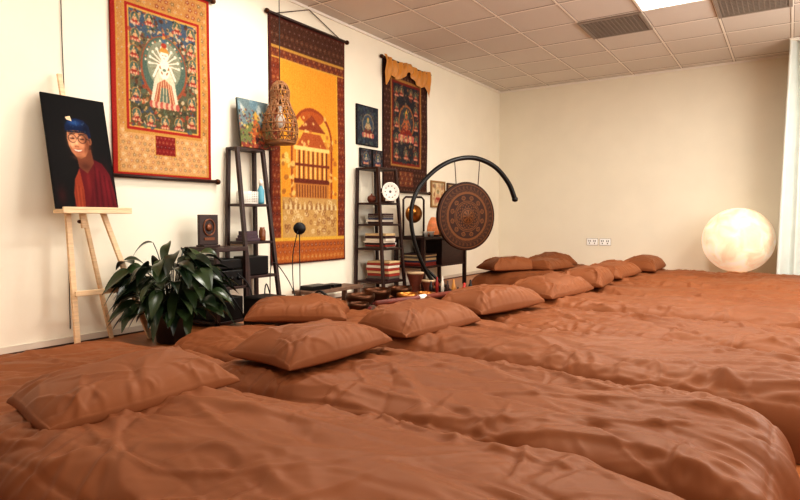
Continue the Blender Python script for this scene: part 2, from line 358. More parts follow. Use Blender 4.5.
def pillow(x,y,z,rz,seed,L=.60,W=.41,T=.10,rx=0,ry=0):
    rs=np.random.RandomState(seed);nx,ny=120,86
    A,B=np.meshgrid(np.linspace(-1,1,nx),np.linspace(-1,1,ny),indexing='ij')
    U=np.sin(math.pi/2*A)*.6+.4*A;V=np.sin(math.pi/2*B)*.6+.4*B
    cr=1-.035*(U*V)**4
    X=L/2*U*cr*(1-.05*(1-V**2));Y=W/2*V*cr*(1-.06*(1-U**2))
    X+=.008*np.sin(V*3+seed);Y+=.010*np.sin(U*3+seed*2)
    t=np.clip(1-np.abs(U)**3.0,0,1)**.52*np.clip(1-np.abs(V)**3.0,0,1)**.52
    w=creases(X,Y,rs,-L/2,L/2,-W/2,W/2,6,.010,.04,.22,1.0)+creases(X,Y,rs,-L/2,L/2,-W/2,W/2,6,.008,.022,.18,1.0,0,3)+creases(X,Y,rs,-L/2,L/2,-W/2,W/2,8,.005,.010,.14,1.2,0,2)
    for sx in (-1,1):
        for sy in (-1,1):
            a=math.atan2(sy*W,sx*L)
            w+=creases(X,Y,rs,sx*L*.36-.04,sx*L*.36+.04,sy*W*.36-.03,sy*W*.36+.03,5,.010,.012,.12,.25,a)
    for sy in (-1,1): w+=creases(X,Y,rs,-L*.4,L*.4,sy*W*.42-.01,sy*W*.42+.01,10,.006,.009,.07,.25,math.pi/2)
    top=T*t*(1+.10*np.sin(U*2.3+seed)+.08*np.cos(V*2+seed))+w*t**.6
    top+=.004*np.exp(-((np.maximum(np.abs(U),np.abs(V))-.985)/.01)**2)      # piped edge
    bot=-.26*T*t
    N=nx*ny;idx=np.arange(N).reshape(nx,ny)
    Vt=np.stack([X.ravel(),Y.ravel(),top.ravel()],1);Vb=np.stack([X.ravel(),Y.ravel(),bot.ravel()-.004],1)
    F=np.stack([idx[:-1,:-1],idx[1:,:-1],idx[1:,1:],idx[:-1,1:]],-1).reshape(-1,4)
    Fb=F[:,::-1]+N
    per=idx[:,0].tolist()+idx[-1,1:].tolist()+idx[-2::-1,-1].tolist()+idx[0,-2:0:-1].tolist()
    S=[(per[i],per[i]+N,per[(i+1)%len(per)]+N,per[(i+1)%len(per)]) for i in range(len(per))]
    o=part(None,'pillow',np.vstack([Vt,Vb]),F.tolist()+Fb.tolist()+S,mq,True)
    o.location=(x,y,z);o.rotation_euler=(rx,ry,rz);return o
R90=math.pi/2
PL=[(-1.76,1.08,.240,R90-.16,.095,.60),(-1.67,1.88,.250,R90-.14,.10,.59),(-1.62,2.64,.245,R90-.25,.11,.57),(-1.57,3.45,.255,R90-.3,.115,.62),(-1.50,4.36,.25,R90-.2,.12,.64),(-1.48,5.22,.255,R90+.1,.12,.64),(-1.48,6.12,.25,R90-.1,.12,.64),(-1.38,7.1,.255,R90,.12,.64),
    (-2.52,2.68,.205,.62,.115,.62),(-2.72,6.4,.235,1.0,.12,.62),(-2.38,6.75,.235,1.4,.12,.62),(-2.55,7.35,.235,1.2,.12,.62)]
for i,(x,y,z,rz,T,L_) in enumerate(PL): pillow(x,y,z,rz,100+i*3,T=T,L=L_,rx=.0,ry=-.04 if i<8 else 0)
# ---------------------------------------------------------------- thangkas
def thangka_rod(G,y0,y1,z,x=XL+.028):
    tube(G,'rod',[(x,y0,z),(x,y1,z)],.013,M_dark,12)
    for yy in (y0,y1): lathe(G,'rod_knob',[(0,-.02),(.018,-.015),(.022,0),(.018,.015),(0,.02)],(x,yy,z),M_obrass,16,axis=(0,1,0))
C=Canvas(128,222,(172,120,66),1.7)
C.brocade(0,0,128,222,[(192,156,102),(128,54,36),(110,92,56),(180,132,70),(142,68,42)],8,.75)
C.rect(8,166,120,216,(192,144,92));C.brocade(8,168,120,214,[(208,182,138),(154,102,58),(134,110,70),(172,118,76)],6.5,.8)
C.frame(0,0,128,222,5.5,(146,28,20));C.frame(5,5,123,217,1.5,(184,136,60))
C.frame(13,31,115,173,3,(180,132,64));C.frame(16,34,112,170,4.5,(152,32,22));C.frame(19,37,109,167,2,(190,146,70))
C.rect(21,39,107,165,(88,84,62));C.rect(21,39,107,66,(66,82,98));C.rect(21,130,107,165,(78,72,48))
C.blobs(21,39,107,165,520,[(150,62,40),(192,150,96),(84,96,74),(62,74,94),(196,176,142),(90,50,32),(160,106,60),(50,52,42)],.8,3,.8)
for (a,bq) in ((28,48),(100,48),(46,45),(82,45),(28,66),(100,66),(26,84),(102,84),(26,102),(102,102),(28,152),(100,152),(28,130),(100,130),(46,156),(82,156),(64,157)): C.deity(a,bq,5,(196,150,108),(140,52,38),(76,92,80),(184,136,80))
C.blobs(21,39,107,165,300,[(120,56,38),(180,142,90),(72,86,66),(62,72,90),(190,172,142),(40,38,34)],.5,1.6,.75)
C.ell(64,98,30,38,(140,74,48));C.ell(64,96,28,35,(78,96,84));C.ell(64,92,22,27,(128,132,110))
for k in range(72):
    a=k*2*math.pi/72;r0=C.rs.uniform(.6,1);C.line(64+6*math.cos(a),92+7*math.sin(a),64+21*r0*math.cos(a),91+25*r0*math.sin(a),.8,[(176,168,142),(106,100,82),(150,130,100)][k%3],.6)
for k in range(10):
    a=math.pi*(1.0+k/9);C.line(64,92,64+19*math.cos(a),93+20*math.sin(a),1.6,(222,212,190));C.ell(64+19*math.cos(a),93+20*math.sin(a),1.7,1.7,(222,212,190))
for k in range(22):
    a=math.pi*(.02+k*.96/21)+math.pi;C.ell(64+24*math.cos(a),92+27*math.sin(a),1.2,1.2,[(214,200,174),(170,104,68),(90,106,86)][k%3])
C.poly([(46,136),(82,136),(77,110),(71,97),(57,97),(51,110)],(206,192,166));C.poly([(50,136),(78,136),(73,114),(64,108),(55,114)],(158,84,60));C.poly([(57,136),(71,136),(68,118),(60,118)],(88,104,90))
for q in (52,57,62,67,72,76): C.line(64+(q-64)*.5,108,q,136,1.1,(214,190,146),.85)
C.ell(64,97,7,11,(228,218,196));C.line(57,92,61,102,2,(150,100,64));C.line(71,92,67,102,2,(150,100,64));C.ell(64,99,2.6,3,(96,118,100));C.ell(64,81,5.2,6.2,(230,218,196));C.line(57,93,50,107,2.6,(226,216,194));C.line(71,93,78,107,2.6,(226,216,194));C.line(59,98,64,101,2,(226,216,194));C.line(69,98,64,101,2,(226,216,194))
C.poly([(57,78),(64,68),(71,78)],(186,134,60));C.ell(64,70,3.6,3,(156,58,40));C.ell(64,65,3,2.6,(72,94,114));C.ell(64,61,2.3,2,(190,132,60));C.ell(64,57.5,1.7,1.7,(156,58,44));C.line(61,81,63,81,.8,(60,40,30));C.line(65,81,67,81,.8,(60,40,30));C.line(63,84.5,65,84.5,.7,(150,60,50))
for q in range(-5,6): C.ell(64+q*3.4,138,2.6,4,(172,88,74) if q%2 else (200,164,132))
C.rect(50,172,78,196,(112,20,18));C.brocade(51,173,77,195,[(150,50,34),(84,16,16),(166,92,52)],5);C.frame(50,172,78,196,1,(190,146,70))
C.blur(1);C.grain(7)
G=group('thangka',(XL+.01,2.65,1.09))
panel(G,'cloth',C,.80,1.39,wallM(2.26,1.09),M_paint,wave=.004)
thangka_rod(G,2.23,3.11,1.09);thangka_rod(G,2.23,3.09,2.48)
C=Canvas(130,276,(196,126,34),1.3)
C.rect(0,0,130,32,(70,40,27));C.brocade(0,0,130,32,[(98,58,38),(122,80,50),(80,46,32)],8,.6);C.rect(0,32,130,35,(180,136,62));C.rect(0,35,130,44,(104,48,30))
C.brocade(0,35,130,44,[(160,98,48),(84,34,22)],5);C.rect(0,44,130,46,(196,150,66))
C.rect(0,46,15,250,(112,46,26));C.rect(115,46,130,250,(106,40,24));C.brocade(0,46,15,250,[(164,100,46),(140,70,38),(80,30,20)],6);C.brocade(115,46,130,250,[(164,100,46),(140,70,38),(80,30,20)],6)
C.rect(15,46,17,250,(208,160,58));C.rect(113,46,115,250,(208,160,58))
C.rect(17,46,113,205,(212,142,44))
for k in range(22): C.line(17+k*4.5,46,17+k*4.5,205,.9,(200,128,36),.5)
C.ell(68,130,36,38,(140,62,28));C.rect(32,130,104,200,(140,62,28));C.ell(68,131,33,35,(210,156,60));C.rect(35,130,101,198,(194,128,48))
C.ell(68,104,20,8,(164,80,32));C.poly([(43,120),(68,100),(93,120)],(130,58,30));C.poly([(39,142),(53,122),(83,122),(97,142)],(160,80,36))
C.blobs(38,100,98,140,26,[(216,170,88),(170,96,44),(226,194,124)],1,3,.7)
for k in range(14): C.rect(41+k*4,142,43+k*4,176,(96,42,26) if k%2 else (218,180,106))
C.rect(37,138,99,143,(222,188,114));C.rect(37,158,99,161,(112,48,26));C.rect(37,176,99,181,(98,40,24));C.rect(39,181,97,198,(170,110,50))
for k in range(12): C.rect(41+k*4.6,183,43+k*4.6,197,(96,44,26))
C.blobs(19,150,36,198,16,[(216,180,104),(150,92,40)],1.5,4,.8);C.blobs(101,120,112,198,12,[(216,180,104),(160,92,40)],1.5,4,.8)
C.rect(17,198,113,244,(180,140,82))
for k in range(90):
    xx=C.rs.uniform(19,111);yy=C.rs.uniform(200,242);C.ring(xx,yy,1.4,2.6,(208,182,134) if k%2 else (132,86,50),.85)
for k in range(24): C.poly([(17+k*4,212),(19+k*4,201+2*(k%3)),(21.5+k*4,212)],(202,180,134) if k%2 else (142,98,58))
C.rect(0,244,130,248,(206,158,58));C.rect(0,248,130,276,(168,92,36));C.brocade(0,250,130,274,[(106,44,26),(192,134,66),(134,64,34)],7);C.frame(0,0,130,276,3,(80,32,22))
C.blur(1);C.grain(7)
G=group('thangka',(XL+.01,4.2,.39))
panel(G,'cloth',C,1.03,2.18,wallM(3.69,.39),M_paint,wave=.005)
thangka_rod(G,3.66,4.75,2.575)
tube(G,'hanging_cord',[(XL+.02,3.75,2.58),(XL+.02,4.2,2.74),(XL+.02,4.66,2.58)],.004,M_dark,6)
C=Canvas(110,168,(58,31,23),1.2)
C.brocade(0,0,110,168,[(94,56,36),(118,76,44),(76,35,26)],7,.7);C.frame(0,0,110,168,2,(50,22,18))
C.frame(17,20,93,134,3,(156,112,56));C.frame(20,23,90,131,3,(112,32,24));C.rect(23,26,87,128,(40,38,42))
C.blobs(23,26,87,128,260,[(64,44,48),(106,48,34),(52,60,58),(146,98,56),(36,30,34),(128,104,76)],.8,3,.8)
C.deity(55,74,17,(166,96,58),(122,38,30),(60,58,60),(150,94,48))
C.blobs(40,52,70,98,80,[(60,44,48),(132,56,38),(60,68,70),(168,118,62)],.6,1.8,.8)
for (a,bq) in ((31,36),(79,36),(31,116),(79,116),(55,116),(31,56),(79,56),(31,76),(79,76),(31,96),(79,96),(43,34),(67,34)): C.deity(a,bq,4.5,(164,112,76),(122,44,34),(58,72,70),(150,102,56))
C.rect(38,140,72,160,(104,52,34));C.brocade(38,140,72,160,[(164,120,66),(80,38,26)],6);C.blur(1);C.grain(7)
G=group('thangka',(XL+.01,5.87,1.12))
panel(G,'cloth',C,.95,1.46,wallM(5.40,1.12),M_paint,wave=.004);thangka_rod(G,5.36,6.39,1.12);thangka_rod(G,5.36,6.39,2.58)
M_silk=mat('yellow_silk',(196,130,48),.45,sheen=.3)
nx,nz=90,16;V=[];F=[]
for i in range(nx):
    t=i/(nx-1);y=5.38+t*1.0
    drop=.10+.10*abs(math.sin(t*math.pi*2))+.20*(math.exp(-((t-.04)/.05)**2)+math.exp(-((t-.96)/.05)**2))
    for k in range(nz):
        s=k/(nz-1);V.append((XL+.045+.012*math.sin(t*60+s*2)+.02*math.sin(s*3),y+.012*math.sin(s*6+t*20),2.61-drop*s-.03*math.sin(t*math.pi*2)**2))
for i in range(nx-1):
    for k in range(nz-1): F.append((i*nz+k,i*nz+k+1,(i+1)*nz+k+1,(i+1)*nz+k))
part(G,'silk_scarf',V,F,M_silk,True)
C=Canvas(60,66,(104,120,122),1.3);C.blobs(0,0,60,26,14,[(180,184,176),(96,126,140)],3,8,.7);C.poly([(0,66),(0,40),(20,30),(40,38),(60,26),(60,66)],(104,110,66))
C.poly([(14,50),(30,24),(46,50)],(180,100,50));C.rect(18,46,42,60,(166,78,44));C.rect(26,50,34,60,(60,30,30));C.poly([(22,26),(30,14),(38,26)],(196,152,66));C.rect(0,58,60,66,(130,58,40))
C.blobs(0,14,60,66,200,[(160,78,50),(196,166,92),(84,94,60),(96,60,66),(54,50,40)],.8,2.2,.85);C.blur(1);C.grain(8)
G=group('small_painting',(XL+.04,3.45,1.375))
panel(G,'canvas',C,.36,.40,Matrix(((0,-.12,.99,XL+.11),(1,0,0,3.27),(0,.99,.12,1.375),(0,0,0,1))),M_paint,thick=.02)
C=Canvas(56,64,(44,48,58));C.blobs(0,0,56,64,90,[(60,68,82),(32,34,44),(90,84,76),(60,76,72)],1.5,4,.7);C.deity(28,30,13,(166,142,106),(96,48,40),(58,72,88),(130,116,90));C.blobs(0,0,56,64,60,[(42,44,52),(106,92,74)],.8,2,.6);C.frame(0,0,56,64,2,(26,20,22));C.blur(1);C.grain(6)
G=group('small_painting',(XL+.02,5.11,1.58));panel(G,'canvas',C,.38,.42,wallM(4.92,1.58),M_paint,thick=.018)
def darkcard(y,z,w,h,seed,x=XL+.01):
    C=Canvas(40,40,(38,38,46));C.rs=np.random.RandomState(seed);C.blobs(0,0,40,40,60,[(80,84,92),(46,50,60),(108,94,74),(96,58,48)],1.2,4,.8);C.deity(20,19,9,(166,150,126),(60,56,84),(60,76,90),(126,112,92));C.blobs(0,0,40,40,40,[(50,50,56),(116,98,78)],.8,1.8,.6);C.frame(0,0,40,40,2,(24,16,16));C.blur(1);C.grain(6)
    G=group('small_painting',(x,y+w/2,z));panel(G,'canvas',C,w,h,wallM(y,z,x),M_paint,thick=.015)
darkcard(4.97,1.35,.20,.2,3);darkcard(5.19,1.34,.19,.21,4)
def frame_pic(y,z,w,h,inner,x=XL+.004,frame=(150,110,60)):
    G=group('picture_frame',(x,y+w/2,z));t=.022
    m=mat('frame_%d'%sum(frame),frame,.4)
    boxes(G,'frame',[((x,y,z),(x+.02,y+w,z+t)),((x,y,z+h-t),(x+.02,y+w,z+h)),((x,y,z+t),(x+.02,y+t,z+h-t)),((x,y+w-t,z+t),(x+.02,y+w,z+h-t))],m)
    C=Canvas(40,40,inner);C.blobs(4,4,36,36,22,[tuple(int(v*.7) for v in inner),(170,120,90),(120,70,50)],2,6,.6);C.deity(20,20,9,(200,160,120),(150,60,50),inner,(190,150,100));C.blur(1)
    panel(G,'print',C,w-2*t,h-2*t,wallM(y+t,z+t,x+.002),M_photo,thick=.006)
frame_pic(6.45,.95,.36,.34,(214,190,150));frame_pic(6.87,1.0,.26,.28,(190,160,120),frame=(70,40,26))
# ---------------------------------------------------------------- easel and portrait
G=group('easel',(-3.62,2.05,0))
top=(-3.715,1.885,1.44)
beams(G,'front_leg_1',[((-3.60,1.893,.0),top,.032,.022)],M_pine)
beams(G,'front_leg_2',[((-3.55,2.348,.0),(-3.70,1.915,1.42),.032,.022)],M_pine)
beams(G,'rear_leg',[((-3.775,2.21,0),(-3.735,1.91,1.40),.026,.02)],M_pine)
beams(G,'mast',[((-3.665,1.985,.74),(-3.742,1.90,1.68),.028,.02)],M_pine)
beams(G,'cross_bar',[((-3.572,1.87,.345),(-3.562,2.26,.345),.032,.018)],M_pine)
boxes(G,'tray',[((-3.64,1.79,.83),(-3.52,2.22,.852)),((-3.535,1.79,.852),(-3.52,2.22,.868))],M_pine,.003)
lathe(G,'wing_nut',[(0,-.015),(.012,-.012),(.012,.012),(0,.015)],(-3.68,1.97,.78),M_obrass,12,axis=(1,0,0))
C=Canvas(132,226,(12,10,11),1.6)
C.soft(30,120,50,90,(24,19,18),.5)
C.poly([(38,226),(44,178),(56,146),(84,122),(108,132),(122,154),(128,192),(130,226)],(80,14,22))
C.soft(112,180,14,40,(120,26,34),.7);C.soft(94,150,10,20,(112,24,30),.6)
for k in range(9): C.line(86+k*4.6,134+k*4.5,80+k*6,226,2.4,(52,8,14) if k%2 else (112,28,36),.45)
C.poly([(42,226),(40,196),(46,166),(58,146),(68,156),(62,188),(60,226)],(140,56,34))
for k in range(5): C.line(45+k*3.4,174+k*3,44+k*3.4,226,1.6,(164,80,46) if k%2 else (100,38,26),.5)
C.poly([(58,146),(84,124),(90,150),(76,198),(66,226),(60,226),(62,188)],(92,20,24));C.soft(74,170,5,26,(130,38,38),.6)
C.poly([(56,118),(88,104),(91,132),(74,154),(58,142)],(112,62,42));C.soft(72,140,12,8,(70,34,24),.7)
hx,hy=64,90
# outline of a real skull shape: brow, cheekbone, jaw, chin
C.poly([(hx-21,hy-20),(hx-23,hy-4),(hx-21,hy+10),(hx-17,hy+22),(hx-9,hy+32),(hx+1,hy+35),(hx+11,hy+30),(hx+18,hy+19),(hx+22,hy+4),(hx+23,hy-16),(hx+10,hy-28),(hx-10,hy-28)],(190,124,86))
C.soft(hx-9,hy-2,12,18,(232,170,126),.85);C.soft(hx+18,hy+4,8,30,(106,58,36),.9);C.soft(hx-2,hy+33,14,5,(120,70,46),.7);C.soft(hx-2,hy-20,18,5,(120,74,50),.7)
C.ell(hx+24,hy-2,4,8,(150,92,62));C.soft(hx+24,hy-1,2,5,(90,48,34),.9)
C.soft(hx-14,hy+8,6,5,(240,176,136),.75);C.soft(hx+7,hy+8,7,5,(220,150,112),.65)
for ex in (hx-12,hx+8):
    C.soft(ex,hy-6,7,4.5,(124,74,52),.75);C.ring(ex,hy-5,7.6,8.9,(34,24,24),.9);C.line(ex-3.6,hy-4.6,ex+3.6,hy-5,1.7,(34,20,18));C.line(ex-6,hy-14.5,ex+6,hy-15,2,(56,36,28),.8);C.soft(ex-3,hy-8,2.6,1.6,(244,224,202),.6)
C.line(hx-4,hy-6.5,hx,hy-6.5,1.3,(34,24,24),.9);C.line(hx+16.6,hy-6.5,hx+24,hy-4,1.3,(34,24,24),.9)
C.soft(hx-4,hy+3,2.8,8,(242,182,140),.85);C.soft(hx-5,hy+10.5,5,2.4,(156,92,64),.9);C.soft(hx-7.8,hy+11.4,1.2,.9,(80,38,30),.9);C.soft(hx-2.2,hy+11.4,1.2,.9,(80,38,30),.9)
C.soft(hx-3,hy+19.5,11,4.6,(130,62,50),.85);C.poly([(hx-12,hy+16.8),(hx-3,hy+18),(hx+6.5,hy+16.4),(hx+2,hy+20),(hx-3,hy+21),(hx-9,hy+19.6)],(228,216,200))
C.soft(hx-17,hy+15,1.4,7,(128,74,50),.7,-.2);C.soft(hx+12,hy+15,1.4,7,(112,62,42),.7,.2);C.soft(hx-3,hy+26.5,7,1.8,(146,90,62),.6)
C.poly([(hx-25,hy-16),(hx-25,hy-30),(hx-16,hy-42),(hx,hy-47),(hx+16,hy-44),(hx+26,hy-33),(hx+28,hy-12),(hx+23,hy-6),(hx+20,hy-16),(hx+2,hy-22),(hx-14,hy-21)],(14,28,60))
C.soft(hx-4,hy-37,15,6,(36,80,138),.9);C.soft(hx+19,hy-26,7,14,(10,14,30),.7);C.line(hx-23,hy-18,hx+18,hy-20,3.6,(16,18,36))
for k in range(9): C.soft(hx-20+k*4.6,hy-18.6-k*.25,1.3,1.4,[(150,118,56),(110,44,42),(70,112,130)][k%3],.7)
C.blobs(hx-18,hy-42,hx+16,hy-28,10,[(70,110,150),(18,38,84),(116,126,140)],.8,2.0,.4)
C.soft(16,200,10,20,(80,22,20),.5)
C.blur(3);C.grain(2.5)
G=group('portrait_photograph',(-3.6,1.97,.855))
h=.69;lean=.145;th=math.atan2(lean,h)
Mp=Matrix(((0,-math.sin(th),math.cos(th),-3.585),(1,0,0,1.775),(0,math.cos(th),math.sin(th),.856),(0,0,0,1)))
panel(G,'print',C,.385,math.hypot(h,lean),Mp,M_photo,thick=.012)
tube(None,'wall_cable',[(XL+.006,1.95,H-.01),(XL+.006,1.95,1.9),(XL+.006,1.96,1.2),(XL+.006,1.95,.1)],.0025,M_rubber,6)
# ---------------------------------------------------------------- plant
PX,PY=-3.32,2.36
G=group('potted_plant',(PX,PY,0))
M_leaf=mat('leaf_green',(44,60,32),.3,noise=.45,nscale=8,spec=.5);M_leaf2=mat('leaf_dark',(22,36,20),.28,noise=.4,nscale=8,spec=.5)
M_pot=mat('pot_glaze',(34,24,22),.35);M_soil=mat('soil',(40,26,18),.95,noise=.4,nscale=60)
lathe(G,'pot',[(.09,0),(.10,.01),(.13,.16),(.14,.19),(.14,.20),(.128,.20),(.12,.18),(.0,.18)],(PX,PY,0),M_pot)
lathe(G,'soil',[(.0,.192),(.12,.19)],(PX,PY,0),M_soil)
rr=random.Random(5)
for part_i,(mm,cnt) in enumerate(((M_leaf,90),(M_leaf2,110))):
    V=[];F=[];ST=[]
    for k in range(cnt):
        phi=rr.uniform(0,2*math.pi);u=rr.random()**.8;reach=.05+.24*u;ht=(.0+.44*rr.random())*(1.1-u*.5)
        bl=rr.uniform(.12,.18);bw=rr.uniform(.032,.054);base=Vector((PX+.05*math.cos(phi),PY+.05*math.sin(phi),.20))
        d=Vector((math.cos(phi),math.sin(phi),0));a2=phi+rr.uniform(-.5,.5);d2=Vector((math.cos(a2),math.sin(a2),0));side=Vector((-d2.y,d2.x,0))
        tip0=base+d*reach*.8+Vector((0,0,ht))
        ST.append((smoothpts([base,base+d*reach*.3+Vector((0,0,max(ht,.05)*.7)),tip0],4),.003))
        roll=rr.uniform(-.7,.7);n=10;k0=len(V);el=rr.uniform(-.5,.7);drp=rr.uniform(.04,.14)
        for i in range(n):
            s=i/(n-1);p=tip0+d2*bl*s*math.cos(el)+Vector((0,0,bl*math.sin(el)*s-drp*s*s))
            w=bw*(math.sin(math.pi*min(1,s**.8*.97+.02))**.9)
            for j,q in enumerate((-1,-.5,0,.5,1)):
                V.append(tuple(p+side*w*q*math.cos(roll)+Vector((0,0,w*q*math.sin(roll)+abs(q)*w*.3))))
        for i in range(n-1):
            for j in range(4): F.append((k0+i*5+j,k0+i*5+j+1,k0+(i+1)*5+j+1,k0+(i+1)*5+j))
    V=[(max(a,XL+.03),b_,max(c,.03)) for a,b_,c in V]
    part(G,'leaves_%d'%part_i,V,F,mm,True);tubes(G,'stems_%d'%part_i,ST,mm,5)
# ---------------------------------------------------------------- low cabinet with electronics + carved plaque
G=group('media_cabinet',(-3.55,2.9,0))
x0,x1,y0,y1=-3.76,-3.40,2.78,3.08
boxes(G,'frame',[((x0,y0,.56),(x1,y1,.59)),((x0,y0,.28),(x1,y1,.30)),((x0,y0,.03),(x1,y1,.05))]+[((a-.015,c-.015,0),(a+.015,c+.015,.56)) for a in (x0+.015,x1-.015) for c in (y0+.015,y1-.015)],M_dark,.003)
boxes(G,'amplifier',[((x0+.05,y0+.04,.30),(x1-.02,y1-.04,.42)),((x0+.05,y0+.04,.43),(x1-.03,y1-.04,.50)),((x0+.05,y0+.04,.05),(x1-.02,y1-.04,.22))],M_black,.006)
for k in range(3): lathe(G,'dial',[(.016,0),(.014,.016),(0,.016)],(x1-.02,2.86+k*.07,.36),M_steel,16,axis=(1,0,0))
tubes(G,'cables',[(smoothpts([(-3.38,2.8,.35),(-3.3,2.9,.15),(-3.28,2.95,.02)],6),.006),(smoothpts([(-3.38,2.95,.4),(-3.33,3.02,.3),(-3.33,3.07,.1),(-3.30,3.07,.015)],6),.005)],M_rubber)
tubes(group('audio_cables',(-3.3,3.4,0)),'cables',[(smoothpts([(-3.34,3.14,.015),(-3.36,3.25,.1),(-3.38,3.3,.45),(-3.40,3.5,.3),(-3.3,3.56,.02)],8),.004),(smoothpts([(-3.28,3.12,.015),(-3.34,3.2,.3),(-3.3,3.3,.05),(-3.2,3.6,.015),(-3.3,3.66,.015)],8),.005)],M_rubber)
G=group('carved_plaque',(-3.62,2.88,.59))
box(G,'board',(-3.63,2.80,.605),(-3.605,2.97,.83),M_dark,.004);box(G,'foot',(-3.66,2.81,.59),(-3.57,2.96,.605),M_dark,.003)
M_relief=mat('relief_bronze',(120,70,44),.4,metal=.4)
tube(G,'relief_ring',[(-3.602,2.885+.05*math.cos(a),.735+.06*math.sin(a)) for a in [k*math.pi/10 for k in range(20)]],.006,M_relief,6,closed=True)
lathe(G,'relief_figure',[(0,0),(.03,.004),(.02,.012),(0,.014)],(-3.606,2.885,.735),M_relief,16,axis=(1,0,0))
boxes(G,'relief_base',[((-3.606,2.84,.64),(-3.598,2.93,.66))],M_relief)
G=group('speaker',(-3.10,2.95,0))
box(G,'cabinet',(-3.22,2.86,0),(-3.0,3.08,.25),M_black,.012)
lathe(G,'cone',[(.075,0),(.08,.006),(.06,.004),(.02,-.008),(0,-.004)],(-2.998,2.97,.13),M_rubber,24,axis=(1,0,0))
# ---------------------------------------------------------------- ladder shelf 1
def ladder_shelf(loc,yt,yb,xt,xb,hgt,levels,xw=XL+.04):
    G=group('ladder_shelf',loc)
    L=[];S=[]
    for a,b_ in zip(yt,yb):
        L.append(((xb,b_,0),(xt,a,hgt),.03,.03));L.append(((xw,b_,0),(xw,a,hgt),.03,.03))
    beams(G,'posts',L,M_dark)
    for z in levels:
        t=z/hgt;xf=xb+(xt-xb)*t;ya=yb[0]+(yt[0]-yb[0])*t;yc=yb[1]+(yt[1]-yb[1])*t
        S.append(((xw-.01,ya-.005,z-.02),(xf+.012,yc+.005,z)))
    boxes(G,'shelves',S,M_dark,.003)
    boxes(G,'top_rail',[((xw-.015,yt[0]-.015,hgt-.02),(xt+.015,yt[1]+.015,hgt))],M_dark,.003)
    return G
ladder_shelf((-3.6,3.32,0),(3.21,3.48),(3.17,3.49),-3.66,-3.47,1.37,(.35,.62,.92,))
G=group('white_basket',(-3.63,3.28,.92))
lst=[]
for k in range(7): lst.append(([(-3.68,3.22,.93+k*.014),(-3.60,3.22,.93+k*.014),(-3.60,3.37,.93+k*.014),(-3.68,3.37,.93+k*.014)],.004,True))
for k in range(8): lst.append(([(-3.60,3.22+k*.021,.925),(-3.60,3.22+k*.021,1.02)],.004));lst.append(([(-3.68,3.22+k*.021,.925),(-3.68,3.22+k*.021,1.02)],.004))
tubes(G,'weave',lst,M_white,5);box(G,'basket_bottom',(-3.68,3.22,.921),(-3.60,3.37,.93),M_white)
G=group('spray_bottle',(-3.62,3.42,.92))
lathe(G,'bottle',[(0,0),(.026,.002),(.028,.02),(.028,.11),(.014,.14),(.012,.155),(0,.155)],(-3.62,3.42,.921),mat('teal_plastic',(90,160,180),.35),20)
lathe(G,'cap',[(.015,.15),(.015,.19),(.008,.2),(0,.2)],(-3.62,3.42,.921),M_white,16)
boxes(group('book_pile',(-3.6,3.3,.62)),'books',[((-3.7,3.22,.622),(-3.59,3.38,.645)),((-3.69,3.23,.646),(-3.60,3.37,.668)),((-3.69,3.24,.669),(-3.60,3.36,.70))],mat('book_cover_dark',(70,50,60),.6),.002)
boxes(group('storage_box',(-3.6,3.3,.35)),'box',[((-3.72,3.21,.352),(-3.54,3.42,.50))],M_black,.006)
lathe(group('glass_jar',(-3.6,3.43,.62)),'jar',[(0,0),(.025,0),(.028,.01),(.028,.08),(.02,.095),(.02,.11),(0,.11)],(-3.62,3.43,.621),mat('amber_jar',(120,70,36),.2),20)
G=group('microphone_stand',(-3.42,3.66,0))
tube(G,'pole',[(-3.42,3.66,.01),(-3.42,3.66,.72)],.004,M_steel,8)
lathe(G,'base',[(.07,0),(.07,.012),(.02,.02),(0,.02)],(-3.42,3.66,0),M_steel)
lathe(G,'pop_filter',[(0,-.012),(.045,-.012),(.052,0),(.045,.012),(0,.012)],(-3.42,3.66,.72),M_black,28,axis=(.75,-.65,0))
tube(G,'cable',[(-3.42,3.64,.7),(-3.46,3.62,.5),(-3.45,3.61,.25),(-3.42,3.62,.03)],.004,M_rubber,6,sm=6)
# ---------------------------------------------------------------- wicker lantern (open cage)
G=group('wicker_pendant_lantern',(-3.55,3.58,1.43))
M_wick=mat('wicker',(138,94,56),.6,noise=.25,nscale=30)
prof=[(.118,0),(.140,.035),(.146,.10),(.138,.17),(.118,.24),(.092,.30),(.076,.345),(.072,.37),(.080,.40),(.078,.44),(.055,.48),(.02,.51)]
cx,cy,cz=-3.55,3.58,1.43
def pr(z):
    for (r0,a),(r1,b_) in zip(prof,prof[1:]):
        if a<=z<=b_: return r0+(r1-r0)*(z-a)/(b_-a)
    return prof[-1][0]
lst=[]
for z in [.0,.012,.08,.15,.22,.29,.35,.365,.42,.47,.5]:
    r_=pr(z);lst.append(([(cx+r_*math.cos(a),cy+r_*math.sin(a),cz+z) for a in [q*2*math.pi/24 for q in range(24)]],.006,True))
for s in (1,-1):
    for k in range(12):
        lst.append(([(cx+pr(z)*math.cos(k*2*math.pi/12+s*z*3.6),cy+pr(z)*math.sin(k*2*math.pi/12+s*z*3.6),cz+z) for z in np.linspace(0,.505,22)],.004))
for k in range(20):
    lst.append(([(cx+pr(z)*math.cos(k*2*math.pi/20),cy+pr(z)*math.sin(k*2*math.pi/20),cz+z) for z in np.linspace(0,.505,22)],.0035))
tubes(G,'weave',lst,M_wick,5)
lathe(G,'rim',[(.118,-.01),(.130,0),(.118,.01)],(cx,cy,cz),M_wick)
lathe(G,'bulb',[(0,.12),(.03,.13),(.045,.17),(.03,.22),(.018,.25),(.018,.30),(0,.30)],(cx,cy,cz),M_white,20)
tube(G,'cord',[(cx,cy,1.73),(cx,cy,H-.005)],.0035,M_rubber,6)
lathe(G,'ceiling_hook',[(.03,-.02),(.03,0)],(cx,cy,H-.002),M_white,16)
